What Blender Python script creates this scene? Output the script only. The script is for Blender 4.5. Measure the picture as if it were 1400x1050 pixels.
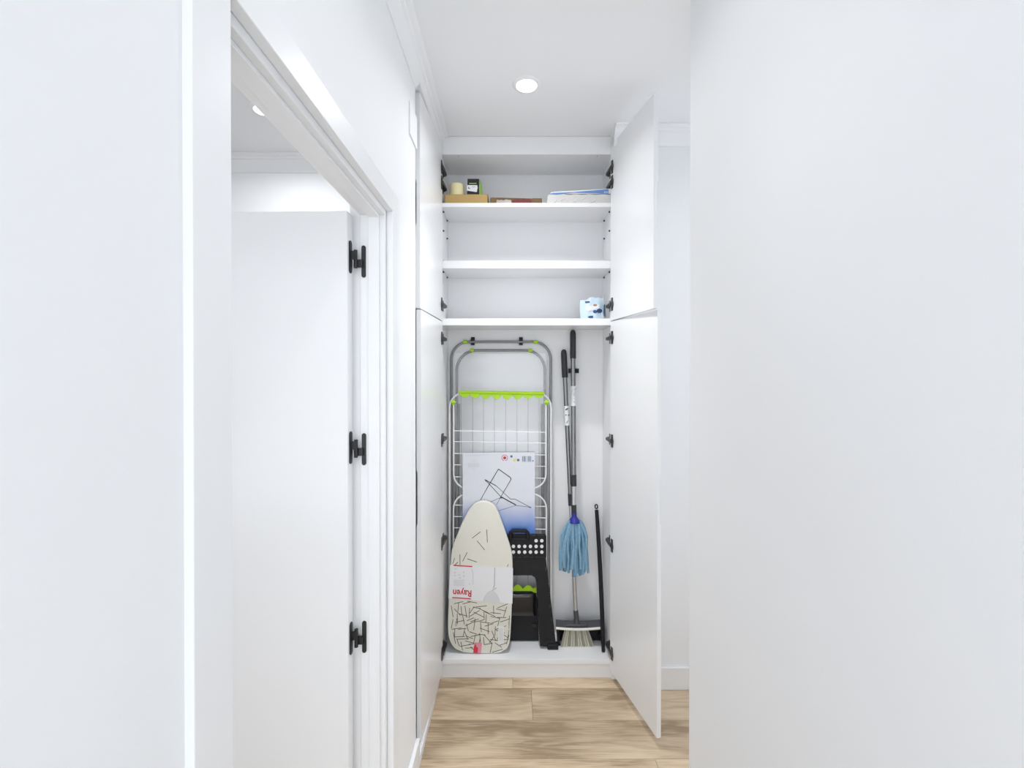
import bpy, math, random
from mathutils import Vector, Matrix
random.seed(7)
scene = bpy.context.scene
for o in list(bpy.data.objects): bpy.data.objects.remove(o)

# ------------------------------------------------------------------ camera, world, exposure
HC = 1.489            # eye height (m)
F = 628.0             # focal length in px of a 1400 px wide frame
CX, CY = 701.0, 514.3
PITCH = math.radians(0.30)
cd = bpy.data.cameras.new('camera'); cam = bpy.data.objects.new('camera', cd)
scene.collection.objects.link(cam); scene.camera = cam
cam.location = (0, 0, HC); cam.rotation_euler = (math.pi/2 - PITCH, 0, 0)
cd.sensor_width = 36.0; cd.lens = F/1400*36.0
cd.shift_x = -(CX-700)/1400; cd.shift_y = -(525-CY)/1400
cd.clip_start = 0.02

w = bpy.data.worlds.new('world'); scene.world = w; w.use_nodes = True
WB = w.node_tree.nodes['Background']
WB.inputs[0].default_value = (0.90, 0.945, 1.0, 1); WB.inputs[1].default_value = 1.85
scene.view_settings.view_transform = 'Standard'
scene.view_settings.look = 'None'
scene.view_settings.gamma = 1.0
scene.view_settings.use_curve_mapping = False
scene.view_settings.exposure = 0.41
LAMP_W = 6.5         # watts of each ceiling downlight

# ------------------------------------------------------------------ helpers
C = scene.collection
ORG = {}
def at(x, y, d):
    """photo pixel at depth d (metres in front of the camera) -> world point"""
    u = (x-CX)/F; v = (CY-y)/F
    dy = math.cos(PITCH)+v*math.sin(PITCH); dz = -math.sin(PITCH)+v*math.cos(PITCH)
    k = d/dy
    return Vector((u*k, d, HC+dz*k))

class MB:
    def __init__(s): s.v = []; s.f = []; s.mi = []
    def add(s, vs, fs, mi=0):
        b = len(s.v); s.v += [Vector(p) for p in vs]
        for f in fs: s.f.append([b+i for i in f]); s.mi.append(mi)
        return s
    def box(s, x0, x1, y0, y1, z0, z1, M=None, mi=0):
        vs = [Vector((x, y, z)) for x in (x0, x1) for y in (y0, y1) for z in (z0, z1)]
        if M: vs = [M @ p for p in vs]
        return s.add(vs, [(0,1,3,2),(4,6,7,5),(0,4,5,1),(2,3,7,6),(0,2,6,4),(1,5,7,3)], mi)
    def prism(s, pts, vec, mi=0):
        """polygon (3d points) extruded by vec"""
        n = len(pts); vec = Vector(vec); a = [Vector(p) for p in pts]
        vs = a+[p+vec for p in a]
        fs = [list(range(n)), list(range(2*n-1, n-1, -1))]
        fs += [(i, i+n, (i+1) % n+n, (i+1) % n) for i in range(n)]
        return s.add(vs, fs, mi)
    def tube(s, pts, r, n=8, closed=False, mi=0, caps=True):
        pts = [Vector(p) for p in pts]; N = len(pts)
        rr = r if isinstance(r, (list, tuple)) else [r]*N
        def tan(i):
            if closed: t = pts[(i+1) % N]-pts[i-1]
            else: t = pts[min(i+1, N-1)]-pts[max(i-1, 0)]
            return t.normalized()
        t0 = tan(0); a = Vector((0, 1, 0)) if abs(t0.y) < .9 else Vector((1, 0, 0))
        nn = (a-t0*a.dot(t0)).normalized(); vs = []; rings = []
        for i in range(N):
            t = tan(i); nn = (nn-t*nn.dot(t)).normalized(); bb = t.cross(nn)
            rings.append(len(vs))
            for k in range(n):
                an = 2*math.pi*k/n
                vs.append(pts[i]+(nn*math.cos(an)+bb*math.sin(an))*rr[i])
        fs = []
        for i in range(N if closed else N-1):
            j = (i+1) % N
            for k in range(n):
                k2 = (k+1) % n
                fs.append((i*n+k, i*n+k2, j*n+k2, j*n+k))
        if not closed and caps:
            fs.append(list(range(n-1, -1, -1))); fs.append([(N-1)*n+k for k in range(n)])
        return s.add(vs, fs, mi)
    def lathe(s, prof, c=(0,0,0), n=24, mi=0, M=None):
        """prof: list of (r, z) around a vertical axis through c"""
        vs = []; c = Vector(c)
        for r, z in prof:
            for k in range(n):
                a = 2*math.pi*k/n; p = Vector((r*math.cos(a), r*math.sin(a), z))
                vs.append((M @ p if M else p)+c)
        fs = []
        for i in range(len(prof)-1):
            for k in range(n):
                k2 = (k+1) % n; fs.append((i*n+k, i*n+k2, (i+1)*n+k2, (i+1)*n+k))
        if prof[0][0] > 1e-6: fs.append(list(range(n-1, -1, -1)))
        if prof[-1][0] > 1e-6: fs.append([(len(prof)-1)*n+k for k in range(n)])
        return s.add(vs, fs, mi)
    def grid(s, fn, nu, nv, mi=0):
        vs = [fn(i/nu, j/nv) for j in range(nv+1) for i in range(nu+1)]
        fs = [(j*(nu+1)+i, j*(nu+1)+i+1, (j+1)*(nu+1)+i+1, (j+1)*(nu+1)+i) for j in range(nv) for i in range(nu)]
        return s.add(vs, fs, mi)

def link(o, parent=None):
    C.objects.link(o)
    if parent: o.parent = parent
    return o
def obj(name, mb, mats, parent=None, origin=None, smooth=True, bevel=0, label=None):
    """ONE mesh object; coordinates in mb are world coordinates"""
    if origin is None:
        lo = Vector([min(p[i] for p in mb.v) for i in range(3)]); hi = Vector([max(p[i] for p in mb.v) for i in range(3)])
        origin = Vector(((lo.x+hi.x)/2, (lo.y+hi.y)/2, lo.z))
    origin = Vector(origin)
    me = bpy.data.meshes.new(name)
    me.from_pydata([p-origin for p in mb.v], [], mb.f)
    if not isinstance(mats, (list, tuple)): mats = [mats]
    for m in mats: me.materials.append(m)
    for p, k in zip(me.polygons, mb.mi): p.material_index = k
    import bmesh
    bm = bmesh.new(); bm.from_mesh(me); bmesh.ops.recalc_face_normals(bm, faces=bm.faces); bm.to_mesh(me); bm.free()
    if smooth:
        me.shade_smooth(); me.set_sharp_from_angle(angle=math.radians(35))
    o = bpy.data.objects.new(name, me)
    link(o, parent); o.location = origin-(ORG[parent.name] if parent else Vector((0,0,0)))
    ORG[o.name] = origin
    if bevel:
        b = o.modifiers.new('bevel', 'BEVEL'); b.width = bevel; b.segments = 2; b.limit_method = 'ANGLE'
    if label: o['label'] = label
    return o
def tag(o, label, cat, group=None, kind=None):
    o['label'] = label; o['category'] = cat
    if group: o['group'] = group
    if kind: o['kind'] = kind
    return o
def thing(name, loc, label, cat, group=None, kind=None):
    o = bpy.data.objects.new(name, None); o.empty_display_size = .05
    link(o); o.location = loc; ORG[o.name] = Vector(loc)
    return tag(o, label, cat, group, kind)
def bx(*a, **k): return MB().box(*a, **k)

# ------------------------------------------------------------------ materials
def mat(name, col, rough=.5, metal=0., spec=.5, coat=0., emit=None, noise=0., nscale=8., bump=0., bscale=200., alpha=None):
    m = bpy.data.materials.new(name); m.use_nodes = True
    nt = m.node_tree; b = nt.nodes['Principled BSDF']
    b.inputs['Base Color'].default_value = (*col, 1)
    b.inputs['Roughness'].default_value = rough; b.inputs['Metallic'].default_value = metal
    b.inputs['Specular IOR Level'].default_value = spec
    b.inputs['Coat Weight'].default_value = coat; b.inputs['Coat Roughness'].default_value = .08
    if emit:
        b.inputs['Emission Color'].default_value = (*emit[0], 1); b.inputs['Emission Strength'].default_value = emit[1]
    tc = nt.nodes.new('ShaderNodeTexCoord')
    nz = nt.nodes.new('ShaderNodeTexNoise'); nz.inputs['Scale'].default_value = nscale; nz.inputs['Detail'].default_value = 4
    nt.links.new(tc.outputs['Object'], nz.inputs['Vector'])
    mx = nt.nodes.new('ShaderNodeMixRGB'); mx.blend_type = 'MULTIPLY'
    mx.inputs[1].default_value = (*col, 1); mx.inputs[0].default_value = noise
    nt.links.new(nz.outputs['Fac'], mx.inputs[2]); 
    if noise: nt.links.new(mx.outputs[0], b.inputs['Base Color'])
    if bump:
        n2 = nt.nodes.new('ShaderNodeTexNoise'); n2.inputs['Scale'].default_value = bscale
        nt.links.new(tc.outputs['Object'], n2.inputs['Vector'])
        bp = nt.nodes.new('ShaderNodeBump'); bp.inputs['Strength'].default_value = bump; bp.inputs['Distance'].default_value = .001
        nt.links.new(n2.outputs['Fac'], bp.inputs['Height']); nt.links.new(bp.outputs[0], b.inputs['Normal'])
    return m
WHT = (0.88, 0.888, 0.90)
M_WALL = mat('wall_paint', WHT, .7, noise=.02, nscale=3, bump=.08, bscale=350)
M_CEIL = mat('ceiling_paint', (.88,.888,.90), .8, noise=.02, nscale=2)
M_TRIM = mat('trim_lacquer', (.88,.888,.90), .35, noise=.01)
M_LACQ = mat('white_lacquer', (.88,.887,.898), .22, noise=.01)
M_MELA = mat('white_melamine', (.875,.88,.89), .4, noise=.015, nscale=20)
M_DARKM = mat('gunmetal', (.085,.082,.08), .38, .75, noise=.3, nscale=60)
M_BLKM = mat('black_metal', (.02,.02,.022), .45, .2)
M_BLKP = mat('black_plastic', (.011,.011,.014), .5, spec=.3, noise=.2, nscale=40, bump=.1, bscale=600)
M_BLKG = mat('black_gloss_plastic', (.012,.012,.014), .14)
M_GREYT = mat('grey_enamel_tube', (.27,.275,.285), .3, .35)
M_WHT = mat('white_enamel', (.82,.825,.82), .35)
M_WIRE = mat('wire', (.85,.855,.86), .3)
M_WIREG = mat('grey_wire', (.42,.42,.43), .4, .3)
M_GREEN = mat('lime_plastic', (.40,.68,.008), .4)
M_POLE = mat('pole_metal', (.25,.255,.26), .2, .9)
M_POLEL = mat('pole_metal_light', (.55,.55,.54), .3, .7)
M_GRIP = mat('grip', (.03,.03,.036), .55)
M_MOPS = [mat('mop_strand_%d' % i, c, .9, noise=.5, nscale=120, bump=.6, bscale=500) for i, c in enumerate(
    [(.20,.41,.60), (.26,.49,.68), (.15,.34,.52), (.32,.55,.72)])]
M_MOPB = mat('mop_socket_blue', (.018,.025,.28), .35)
M_COVER = mat('cream_cotton', (.78,.765,.68), .85, noise=.06, nscale=40, bump=.3, bscale=900)
M_INK = mat('black_ink', (.045,.045,.04), .8)
M_RED = mat('red_print', (.62,.03,.06), .6)
M_PINK = mat('pink_print', (.75,.28,.36), .6)
M_PAPER = mat('white_card', (.80,.81,.83), .5, noise=.02)
M_GREYP = mat('grey_print', (.50,.51,.53), .6)
M_LGREYP = mat('pale_grey_print', (.66,.67,.70), .6)
M_NAVY = mat('navy_print', (.03,.06,.16), .5)
M_YEL = mat('yellow_print', (.75,.68,.18), .6)
M_KRAFT = mat('kraft_card', (.50,.335,.125), .75, noise=.15, nscale=60)
M_KRAFTD = mat('kraft_dark', (.20,.12,.05), .8, noise=.2, nscale=50)
M_TAPE = mat('masking_tape', (.80,.73,.42), .6, noise=.05, nscale=90)
M_TAPEI = mat('tape_core', (.55,.42,.25), .8)
M_LIME2 = mat('leaf_green_card', (.28,.50,.10), .5)
M_REDBAG = mat('dark_red_foil', (.20,.014,.014), .6, noise=.5, nscale=80)
M_WBAG = mat('clear_white_bag', (.72,.70,.68), .3, noise=.15, nscale=90)
M_BLUE = mat('packet_blue', (.13,.27,.60), .4)
M_PBLUE = mat('pale_blue_film', (.60,.74,.85), .3, noise=.06, nscale=60)
M_PBLUE2 = mat('powder_blue_print', (.72,.81,.87), .4)
M_SLATE = mat('slate_blue_print', (.09,.16,.24), .45)
M_BROWN = mat('brown_print', (.40,.20,.10), .6)
M_BRIS = mat('bristle', (.66,.63,.50), .7, noise=.2, nscale=150)
M_BRISD = mat('bristle_dark', (.34,.33,.27), .7)
M_DGREY = mat('dark_grey_plastic', (.055,.058,.065), .4)
M_CREAMP = mat('cream_edge', (.80,.77,.70), .8)
M_LENS = mat('lamp_lens', (1,1,1), .5, emit=((1,1,1), 14.0))

# film: clear, thin, shiny
def film_mat():
    m = bpy.data.materials.new('clear_film'); m.use_nodes = True; nt = m.node_tree
    nt.nodes.remove(nt.nodes['Principled BSDF']); out = nt.nodes['Material Output']
    tr = nt.nodes.new('ShaderNodeBsdfTransparent'); tr.inputs[0].default_value = (.97,.975,.98,1)
    gl = nt.nodes.new('ShaderNodeBsdfGlossy'); gl.inputs['Roughness'].default_value = .12
    fr = nt.nodes.new('ShaderNodeFresnel'); fr.inputs[0].default_value = 1.5
    mx = nt.nodes.new('ShaderNodeMixShader'); ad = nt.nodes.new('ShaderNodeMath'); ad.operation = 'ADD'; ad.inputs[1].default_value = .06
    nt.links.new(fr.outputs[0], ad.inputs[0]); nt.links.new(ad.outputs[0], mx.inputs[0])
    nt.links.new(tr.outputs[0], mx.inputs[1]); nt.links.new(gl.outputs[0], mx.inputs[2]); nt.links.new(mx.outputs[0], out.inputs[0])
    return m
M_FILM = film_mat()

def wood_mat():
    m = bpy.data.materials.new('oak_plank'); m.use_nodes = True; nt = m.node_tree; N = nt.nodes; L = nt.links
    b = N['Principled BSDF']; b.inputs['Roughness'].default_value = .42
    tc = N.new('ShaderNodeTexCoord'); oi = N.new('ShaderNodeObjectInfo')
    mul = N.new('ShaderNodeVectorMath'); mul.operation = 'MULTIPLY'; mul.inputs[1].default_value = (1.0, 7.0, 1.0)
    off = N.new('ShaderNodeCombineXYZ'); sc = N.new('ShaderNodeMath'); sc.operation = 'MULTIPLY'; sc.inputs[1].default_value = 37.0
    L.new(oi.outputs['Random'], sc.inputs[0]); L.new(sc.outputs[0], off.inputs[0]); L.new(sc.outputs[0], off.inputs[2])
    add = N.new('ShaderNodeVectorMath'); add.operation = 'ADD'
    L.new(tc.outputs['Object'], mul.inputs[0]); L.new(mul.outputs[0], add.inputs[0]); L.new(off.outputs[0], add.inputs[1])
    # broad cathedral figure
    n1 = N.new('ShaderNodeTexNoise'); n1.inputs['Scale'].default_value = 2.6; n1.inputs['Detail'].default_value = 3; n1.inputs['Distortion'].default_value = .5
    L.new(add.outputs[0], n1.inputs['Vector'])
    rings = N.new('ShaderNodeMath'); rings.operation = 'MULTIPLY'; rings.inputs[1].default_value = 26.0
    L.new(n1.outputs['Fac'], rings.inputs[0])
    sn = N.new('ShaderNodeMath'); sn.operation = 'SINE'; L.new(rings.outputs[0], sn.inputs[0])
    # fine fibre
    mul2 = N.new('ShaderNodeVectorMath'); mul2.operation = 'MULTIPLY'; mul2.inputs[1].default_value = (5.0, 22.0, 5.0)
    L.new(add.outputs[0], mul2.inputs[0])
    n2 = N.new('ShaderNodeTexNoise'); n2.inputs['Scale'].default_value = 2.0; n2.inputs['Detail'].default_value = 6; n2.inputs['Roughness'].default_value = .65
    L.new(mul2.outputs[0], n2.inputs['Vector'])
    # knots and dark smudges
    n3 = N.new('ShaderNodeTexNoise'); n3.inputs['Scale'].default_value = 1.7; n3.inputs['Detail'].default_value = 2
    m3 = N.new('ShaderNodeVectorMath'); m3.operation = 'MULTIPLY'; m3.inputs[1].default_value = (1.6, .6, 1)
    L.new(add.outputs[0], m3.inputs[0]); L.new(m3.outputs[0], n3.inputs['Vector'])
    rp = N.new('ShaderNodeValToRGB'); rp.color_ramp.elements[0].position = .30; rp.color_ramp.elements[1].position = .72
    rp.color_ramp.elements[0].color = (.35, .25, .155, 1); rp.color_ramp.elements[1].color = (.70, .555, .39, 1)
    e = rp.color_ramp.elements.new(.52); e.color = (.57, .435, .295, 1)
    a1 = N.new('ShaderNodeMath'); a1.operation = 'MULTIPLY_ADD'; a1.inputs[1].default_value = .065
    n2s = N.new('ShaderNodeMath'); n2s.operation = 'MULTIPLY'; n2s.inputs[1].default_value = .7; L.new(n2.outputs['Fac'], n2s.inputs[0])
    L.new(sn.outputs[0], a1.inputs[0]); L.new(n2s.outputs[0], a1.inputs[2])
    a2 = N.new('ShaderNodeMath'); a2.operation = 'MULTIPLY_ADD'; a2.inputs[1].default_value = 1.05; 
    L.new(n3.outputs['Fac'], a2.inputs[0]); L.new(a1.outputs[0], a2.inputs[2])
    a3 = N.new('ShaderNodeMath'); a3.operation = 'SUBTRACT'; a3.inputs[1].default_value = .36
    L.new(a2.outputs[0], a3.inputs[0]); L.new(a3.outputs[0], rp.inputs[0])
    hv = N.new('ShaderNodeHueSaturation'); vr = N.new('ShaderNodeMapRange'); vr.inputs[3].default_value = .90; vr.inputs[4].default_value = 1.10
    L.new(oi.outputs['Random'], vr.inputs[0]); L.new(vr.outputs[0], hv.inputs['Value']); L.new(rp.outputs[0], hv.inputs['Color'])
    L.new(hv.outputs[0], b.inputs['Base Color'])
    bp = N.new('ShaderNodeBump'); bp.inputs['Strength'].default_value = .15; bp.inputs['Distance'].default_value = .0008
    L.new(n2.outputs['Fac'], bp.inputs['Height']); L.new(bp.outputs[0], b.inputs['Normal'])
    return m
M_WOOD = wood_mat()
M_SCREED = mat('screed', (.30,.25,.19), .9, noise=.3)

# ------------------------------------------------------------------ room shell
ZC = 2.640                       # ceiling
XL, XR = -.366, .500             # hall side walls
YC = 2.231                       # closet front
YB = 2.168                       # end wall right of the closet
YP = 1.297                       # near wall of the side passage
Y_BACK = -0.8
def S(name, mb, m, label, cat, **k): return tag(obj(name, mb, m, **k), label, cat, kind='structure')

fl = S('floor', bx(-2.6, 2.5, Y_BACK, 2.47, -.10, -.012), M_SCREED, 'pale oak plank floor running across the hall', 'floor', origin=(0,0,-.10))
PW, PL = .2, 1.38
k = 0
y = 2.168+.2
while y > Y_BACK:
    off = {0: 0.0, 1: .087, 2: -.52, 3: .55, 4: -.2}.get(k, (k*.53) % PL)
    edges = [off+j*PL for j in range(-4, 5)]
    for a, b in zip(edges, edges[1:]):
        a2, b2 = max(a, -2.6), min(b, 2.5)
        if b2-a2 < .05: continue
        y0 = max(y-PW, Y_BACK)
        m = bx(a2+.0006, b2-.0006, y0+.0006, y-.0006, -.012, 0)
        obj('plank', m, M_WOOD, fl, smooth=False, bevel=.0006)
    y -= PW; k += 1
obj('plank', bx(-2.6, 2.5, 2.3686, 2.47, -.012, 0), M_WOOD, fl, smooth=False)

S('ceiling', bx(-2.7, 2.6, Y_BACK, 2.6, ZC, ZC+.1), M_CEIL, 'smooth white ceiling over the hall', 'ceiling')
# left wall with doorway, built around the opening; it steps back beside the open closet door
XLB = -.448
DW0, DW1, DWZ = .560, 1.390, 1.995
wl = MB()
wl.box(XLB, XL, Y_BACK, DW0, 0, ZC); wl.box(XLB, XL, DW0, DW1, DWZ, ZC); wl.box(XLB, XL, DW1, 1.73, 0, ZC)
wl.box(XLB, -.402, 1.73, 2.47, 0, ZC)
S('wall_left', wl, M_WALL, 'white left hall wall holding the doorway', 'wall')
S('wall_right', bx(XR, XR+.12, Y_BACK, YP, 0, ZC), M_WALL, 'blank white wall close on the right of the hall', 'wall')
S('wall_passage', bx(XR+.12, 2.5, YP-.12, YP, 0, ZC), M_WALL, 'white near wall of the side passage', 'wall')
XCW = .532
S('wall_end', bx(XCW, 2.5, YB, 2.47, 0, ZC), M_WALL, 'white end wall right of the closet', 'wall')
S('wall_closet', bx(XLB, XCW, 2.472, 2.57, 0, ZC), M_WALL, 'white wall behind the built-in closet', 'wall')
S('wall_room_far', bx(-2.6, XLB, 2.45, 2.57, 0, ZC), M_WALL, 'white far wall of the room through the doorway', 'wall')
wn = MB()
for a_ in ((-2.6, -2.3, 0, ZC), (-.62, XLB, 0, ZC), (-2.3, -.62, 0, .45), (-2.3, -.62, 2.35, ZC)): wn.box(a_[0], a_[1], Y_BACK, Y_BACK+.1, a_[2], a_[3])
S('wall_room_near', wn, M_WALL, 'white near wall of the left room with unseen opening added for light', 'wall')  # opening added out of view so world light reaches the door leaf
S('wall_room_side', bx(-2.7, -2.6, Y_BACK, 2.57, 0, ZC), M_WALL, 'white side wall of the room through the doorway', 'wall')

# cornices (profile: distance from wall, drop below ceiling)
PROF = [(0,.082),(.005,.082),(.007,.072),(.013,.066),(.018,.040),(.022,.036),(.026,.024),(.034,.020),(.038,.012),(.052,.009),(.057,.006),(.057,0),(0,0)]
def crown_y(name, xw, y0, y1, sg, label, prof=PROF):
    S(name, MB().prism([(xw+sg*a, y0, ZC-b) for a, b in prof], (0, y1-y0, 0)), M_TRIM, label, 'cornice')
def crown_x(name, yw, x0, x1, label, prof=PROF):
    S(name, MB().prism([(x0, yw-a, ZC-b) for a, b in prof], (x1-x0, 0, 0)), M_TRIM, label, 'cornice')
crown_y('trim_1', XL, Y_BACK, 1.73, 1, 'stepped white cornice along the left hall wall')
crown_y('trim_2', -.402, 1.73, YC-.001, 1, 'white cornice above the open left closet door',
        [(0,.0465),(.048,.0465),(.054,.038),(.060,.024),(.068,.020),(.072,.012),(.086,.009),(.092,.006),(.092,0),(0,0)])
crown_x('trim_3', YB, XCW-.057, 2.5, 'white cornice on the end wall right of the closet')
S('trim_4', MB().prism([(XCW-a, YB-.0005, ZC-b) for a, b in PROF], (0, YC-YB, 0)), M_TRIM, 'short white cornice return beside the closet top', 'cornice')
crown_x('trim_5', 2.45, -2.6, XLB, 'white cornice in the room through the doorway')
crown_y('trim_6', XR, Y_BACK, YP, -1, 'white cornice along the right hall wall')
# skirting
def skirt(name, mb, label): S(name, mb, M_TRIM, label, 'skirting', bevel=.002)
skirt('baseboard_left', bx(XL, -.352, 1.45, 1.735, 0, .108), 'white skirting board between doorway and left closet door')
skirt('baseboard_left_near', bx(XL, -.352, Y_BACK, .50, 0, .108), 'white skirting board on left wall before the doorway')
skirt('baseboard_recess', bx(-.402, -.352, 1.735, YC-.002, 0, .038), 'low white skirting under the open left closet door')
skirt('baseboard_end', bx(XCW, 2.5, YB-.014, YB, 0, .104), 'white skirting board on end wall beside right closet door')
skirt('baseboard_right', bx(XR-.014, XR, Y_BACK, YP, 0, .104), 'white skirting board along the right hall wall')

# doorway lining and casings
lin = thing('trim_7', (-.41, .97, 0), 'white door lining and casing of the left doorway', 'door frame', kind='structure')
YN, YFAR, ZL = .600, 1.348, 1.9545           # lining faces
LX0, LX1 = -.448, -.3752
obj('jamb', bx(LX0, LX1, YFAR, DW1, 0, DWZ), M_TRIM, lin, bevel=.0015)
obj('jamb', bx(LX0, LX1, DW0, YN, 0, DWZ), M_TRIM, lin, bevel=.0015)
obj('head', bx(LX0, LX1, YN, YFAR, ZL, DWZ), M_TRIM, lin, bevel=.0015)
# stop strips
obj('stop', bx(-.421, -.390, YFAR-.009, YFAR, 0, ZL), M_TRIM, lin, bevel=.001)
obj('stop', bx(-.421, -.390, YN, YN+.009, 0, ZL), M_TRIM, lin, bevel=.001)
obj('stop', bx(-.421, -.390, YN+.009, YFAR-.009, ZL-.009, ZL), M_TRIM, lin, bevel=.001)
CF = -.3555                                  # casing face
CI0, CI1, CZ = .5825, 1.365, 1.971
obj('casing', bx(XL-.009, CF, CI1, CI1+.075, 0, CZ+.0615), M_TRIM, lin, bevel=.0015)
obj('casing', bx(XL-.009, CF, CI0-.072, CI0, 0, CZ+.0615), M_TRIM, lin, bevel=.0015)
obj('casing', bx(XL-.009, CF, CI0, CI1, CZ, CZ+.0615), M_TRIM, lin, bevel=.0015)
RX = -.478
obj('casing', bx(RX, XLB, 1.351, 1.442, 0, 2.03), M_TRIM, lin, bevel=.0015)
obj('casing', bx(-.462, XLB, .503, .573, 0, 2.03), M_TRIM, lin, bevel=.0015)
obj('casing', bx(-.462, XLB, .573, 1.351, 1.968, 2.03), M_TRIM, lin, bevel=.0015)
# the door leaf, swung into the room
LW, LT = .735, .040
a = math.radians(1.6)
DM = Matrix.Translation((-.4685, 1.345, 0)) @ Matrix.Rotation(math.pi-a, 4, 'Z')     # local x runs into the room
leaf = S('door_1', bx(0, LW, 0, LT, .006, 1.951, M=DM), M_LACQ, 'plain white door leaf standing open into the left room', 'door', bevel=.0015)
for zc in (1.489+(511-355)/1.667*.003553, 1.489+(511-613)/1.667*.003553, 1.489+(511-872)/1.667*.003553):
    h = MB()
    def cap(pts_fn, half, r, n=6):
        out = []
        for i in range(n+1): t = math.pi*i/n; out.append(pts_fn(r*math.cos(t), half-r+r*math.sin(t)))
        for i in range(n+1): t = math.pi+math.pi*i/n; out.append(pts_fn(r*math.cos(t), -half+r+r*math.sin(t)))
        return out
    # leaf plate on the door edge, plate on the jamb face, knuckle and arms between
    h.prism(cap(lambda u, v: DM @ Vector((0, .020+u, zc+.004+v)), .047, .009), (.003, 0, 0))
    h.prism(cap(lambda u, v: Vector((-.4365+u, YFAR, zc-.004+v)), .047, .0062), (0, -.003, 0))
    h.tube([(-.4555, 1.333, zc-.026), (-.4555, 1.333, zc+.026)], .0052, 10)
    h.box(-.468, -.4555, 1.325, 1.330, zc-.002, zc+.022)
    h.box(-.4555, -.438, 1.338, 1.346, zc-.022, zc+.000)
    obj('hinge', h, M_BLKM, leaf, bevel=0, label='black rounded door hinge')

# junction box cover high on the left wall
jc = thing('junction_box_cover', (XL, 1.68, 2.33), 'flat white square cover high on left wall beside closet door', 'cover plate')
obj('plate', bx(XL, XL+.006, 1.622, 1.737, 2.335, 2.452), M_WALL, jc, bevel=.002)
for yy in (1.634, 1.725):
    obj('screw', MB().lathe([(0,.0005),(.003,.0005),(.003,0)], (XL+.006, yy, 2.394), 10, M=Matrix.Rotation(math.pi/2, 4, 'Y')), M_TRIM, jc)

# downlights
def downlight(x, yv, label, watts, spread=150, beam=0):
    t = thing('ceiling_downlight', (x, yv, ZC), label, 'ceiling light', 'round recessed ceiling downlights')
    obj('rim', MB().lathe([(.040,-.001),(.041,-.007),(.047,-.0065),(.055,-.003),(.057,0),(.040,0)], (x, yv, ZC), 40), M_TRIM, t)
    obj('lens', MB().lathe([(0,-.0065),(.020,-.0062),(.038,-.005),(.041,-.003),(.041,0)], (x, yv, ZC), 32), M_LENS, t)
    ld = bpy.data.lights.new('downlight_beam', 'AREA'); ld.shape = 'DISK'; ld.size = .08; ld.energy = watts; ld.spread = math.radians(spread); ld.color = (.985,.99,1)
    lo = bpy.data.objects.new('downlight_beam', ld); C.objects.link(lo); lo.parent = t; lo.location = (0,0,-.012)
    if beam:
        sd = bpy.data.lights.new('downlight_core_beam', 'SPOT'); sd.energy = beam; sd.spot_size = math.radians(88); sd.spot_blend = 1.0; sd.shadow_soft_size = .035; sd.color = ld.color
        so = bpy.data.objects.new('downlight_core_beam', sd); C.objects.link(so); so.parent = t; so.location = (0,0,-.014)
    return t
downlight(.055, 1.833, 'glowing round downlight in hall ceiling before the closet', LAMP_W*.31, 150, 42)
downlight(.055, .80, 'added unseen downlight in hall ceiling above the viewer', LAMP_W*.12, 150, 9)  # extra lamp out of view, added to brighten the lower closet
downlight(-1.083, 2.006, 'round downlight in ceiling of the room through the doorway', LAMP_W*.5, 165)
downlight(1.45, 1.72, 'unseen round downlight in ceiling of the side passage', LAMP_W*.3, 160)  # lamp out of view, lights the side passage

# ------------------------------------------------------------------ closet
U = .003553
def zpx(y): return HC+(511-y)*U
XI0, XI1, YBK = -.3464, .4825, 2.462
ZBASE = zpx(903)
cl = thing('built_in_closet', (.068, 2.35, 0), 'tall shallow white built-in closet with four open doors', 'closet')
obj('side_panel', bx(XI0-.018, XI0, YC, YBK, 0, ZC-.001), M_MELA, cl, bevel=.0008)
obj('side_panel', bx(XI1, XI1+.018, YC, YBK, 0, ZC-.001), M_MELA, cl, bevel=.0008)
obj('back_panel', bx(XI0-.018, XI1+.018, YBK, YBK+.008, 0, ZC-.001), M_MELA, cl)
obj('fascia', bx(XI0, XI1, YC, YC+.018, zpx(212), ZC-.001), M_MELA, cl, bevel=.0008)
obj('top_panel', bx(XI0, XI1, YC+.018, YBK, zpx(212), zpx(212)+.018), M_MELA, cl)
obj('filler_strip', bx(XI1+.018, XCW, YC, YC+.018, 0, ZC-.001), M_MELA, cl)
obj('filler_strip', bx(-.402, XI0-.018, YC, YC+.018, 0, ZC-.001), M_MELA, cl)
for yt, yb in ((277.7, 283.3), (356.5, 367), (435.5, 444.7)):
    obj('shelf', bx(XI0+.0005, XI1-.0005, YC+.001, YBK, zpx(yb), zpx(yt)), M_MELA, cl, bevel=.0008)
obj('base_panel', bx(XI0, XI1, YC, YBK, zpx(909), ZBASE), M_MELA, cl, bevel=.0008)
obj('plinth', bx(XI0, XI1, YC+.012, YC+.030, 0, zpx(909)), M_MELA, cl, bevel=.0008)
# shelf pins and pin holes
pin_y = [(283.3+2, (2.281, 2.412)), (311.6, (2.281, 2.412)), (354, (2.281, 2.412)), (367+2, (2.281, 2.412))]
for py, ds in pin_y:
    for d in ds:
        for xs, sg in ((XI0, 1), (XI1, -1)):
            c = Vector((xs, d, zpx(py)))
            obj('shelf_pin', MB().tube([c, c+Vector((sg*.007, 0, 0))], .0042, 8), M_DARKM, cl)
for xx in (627, 816.5):
    c = at(xx, 213.6, 2.245)
    obj('screw', MB().tube([(c.x, c.y, zpx(212)), (c.x, c.y, zpx(212)-.002)], .0035, 8), M_GREYP, cl)

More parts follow.
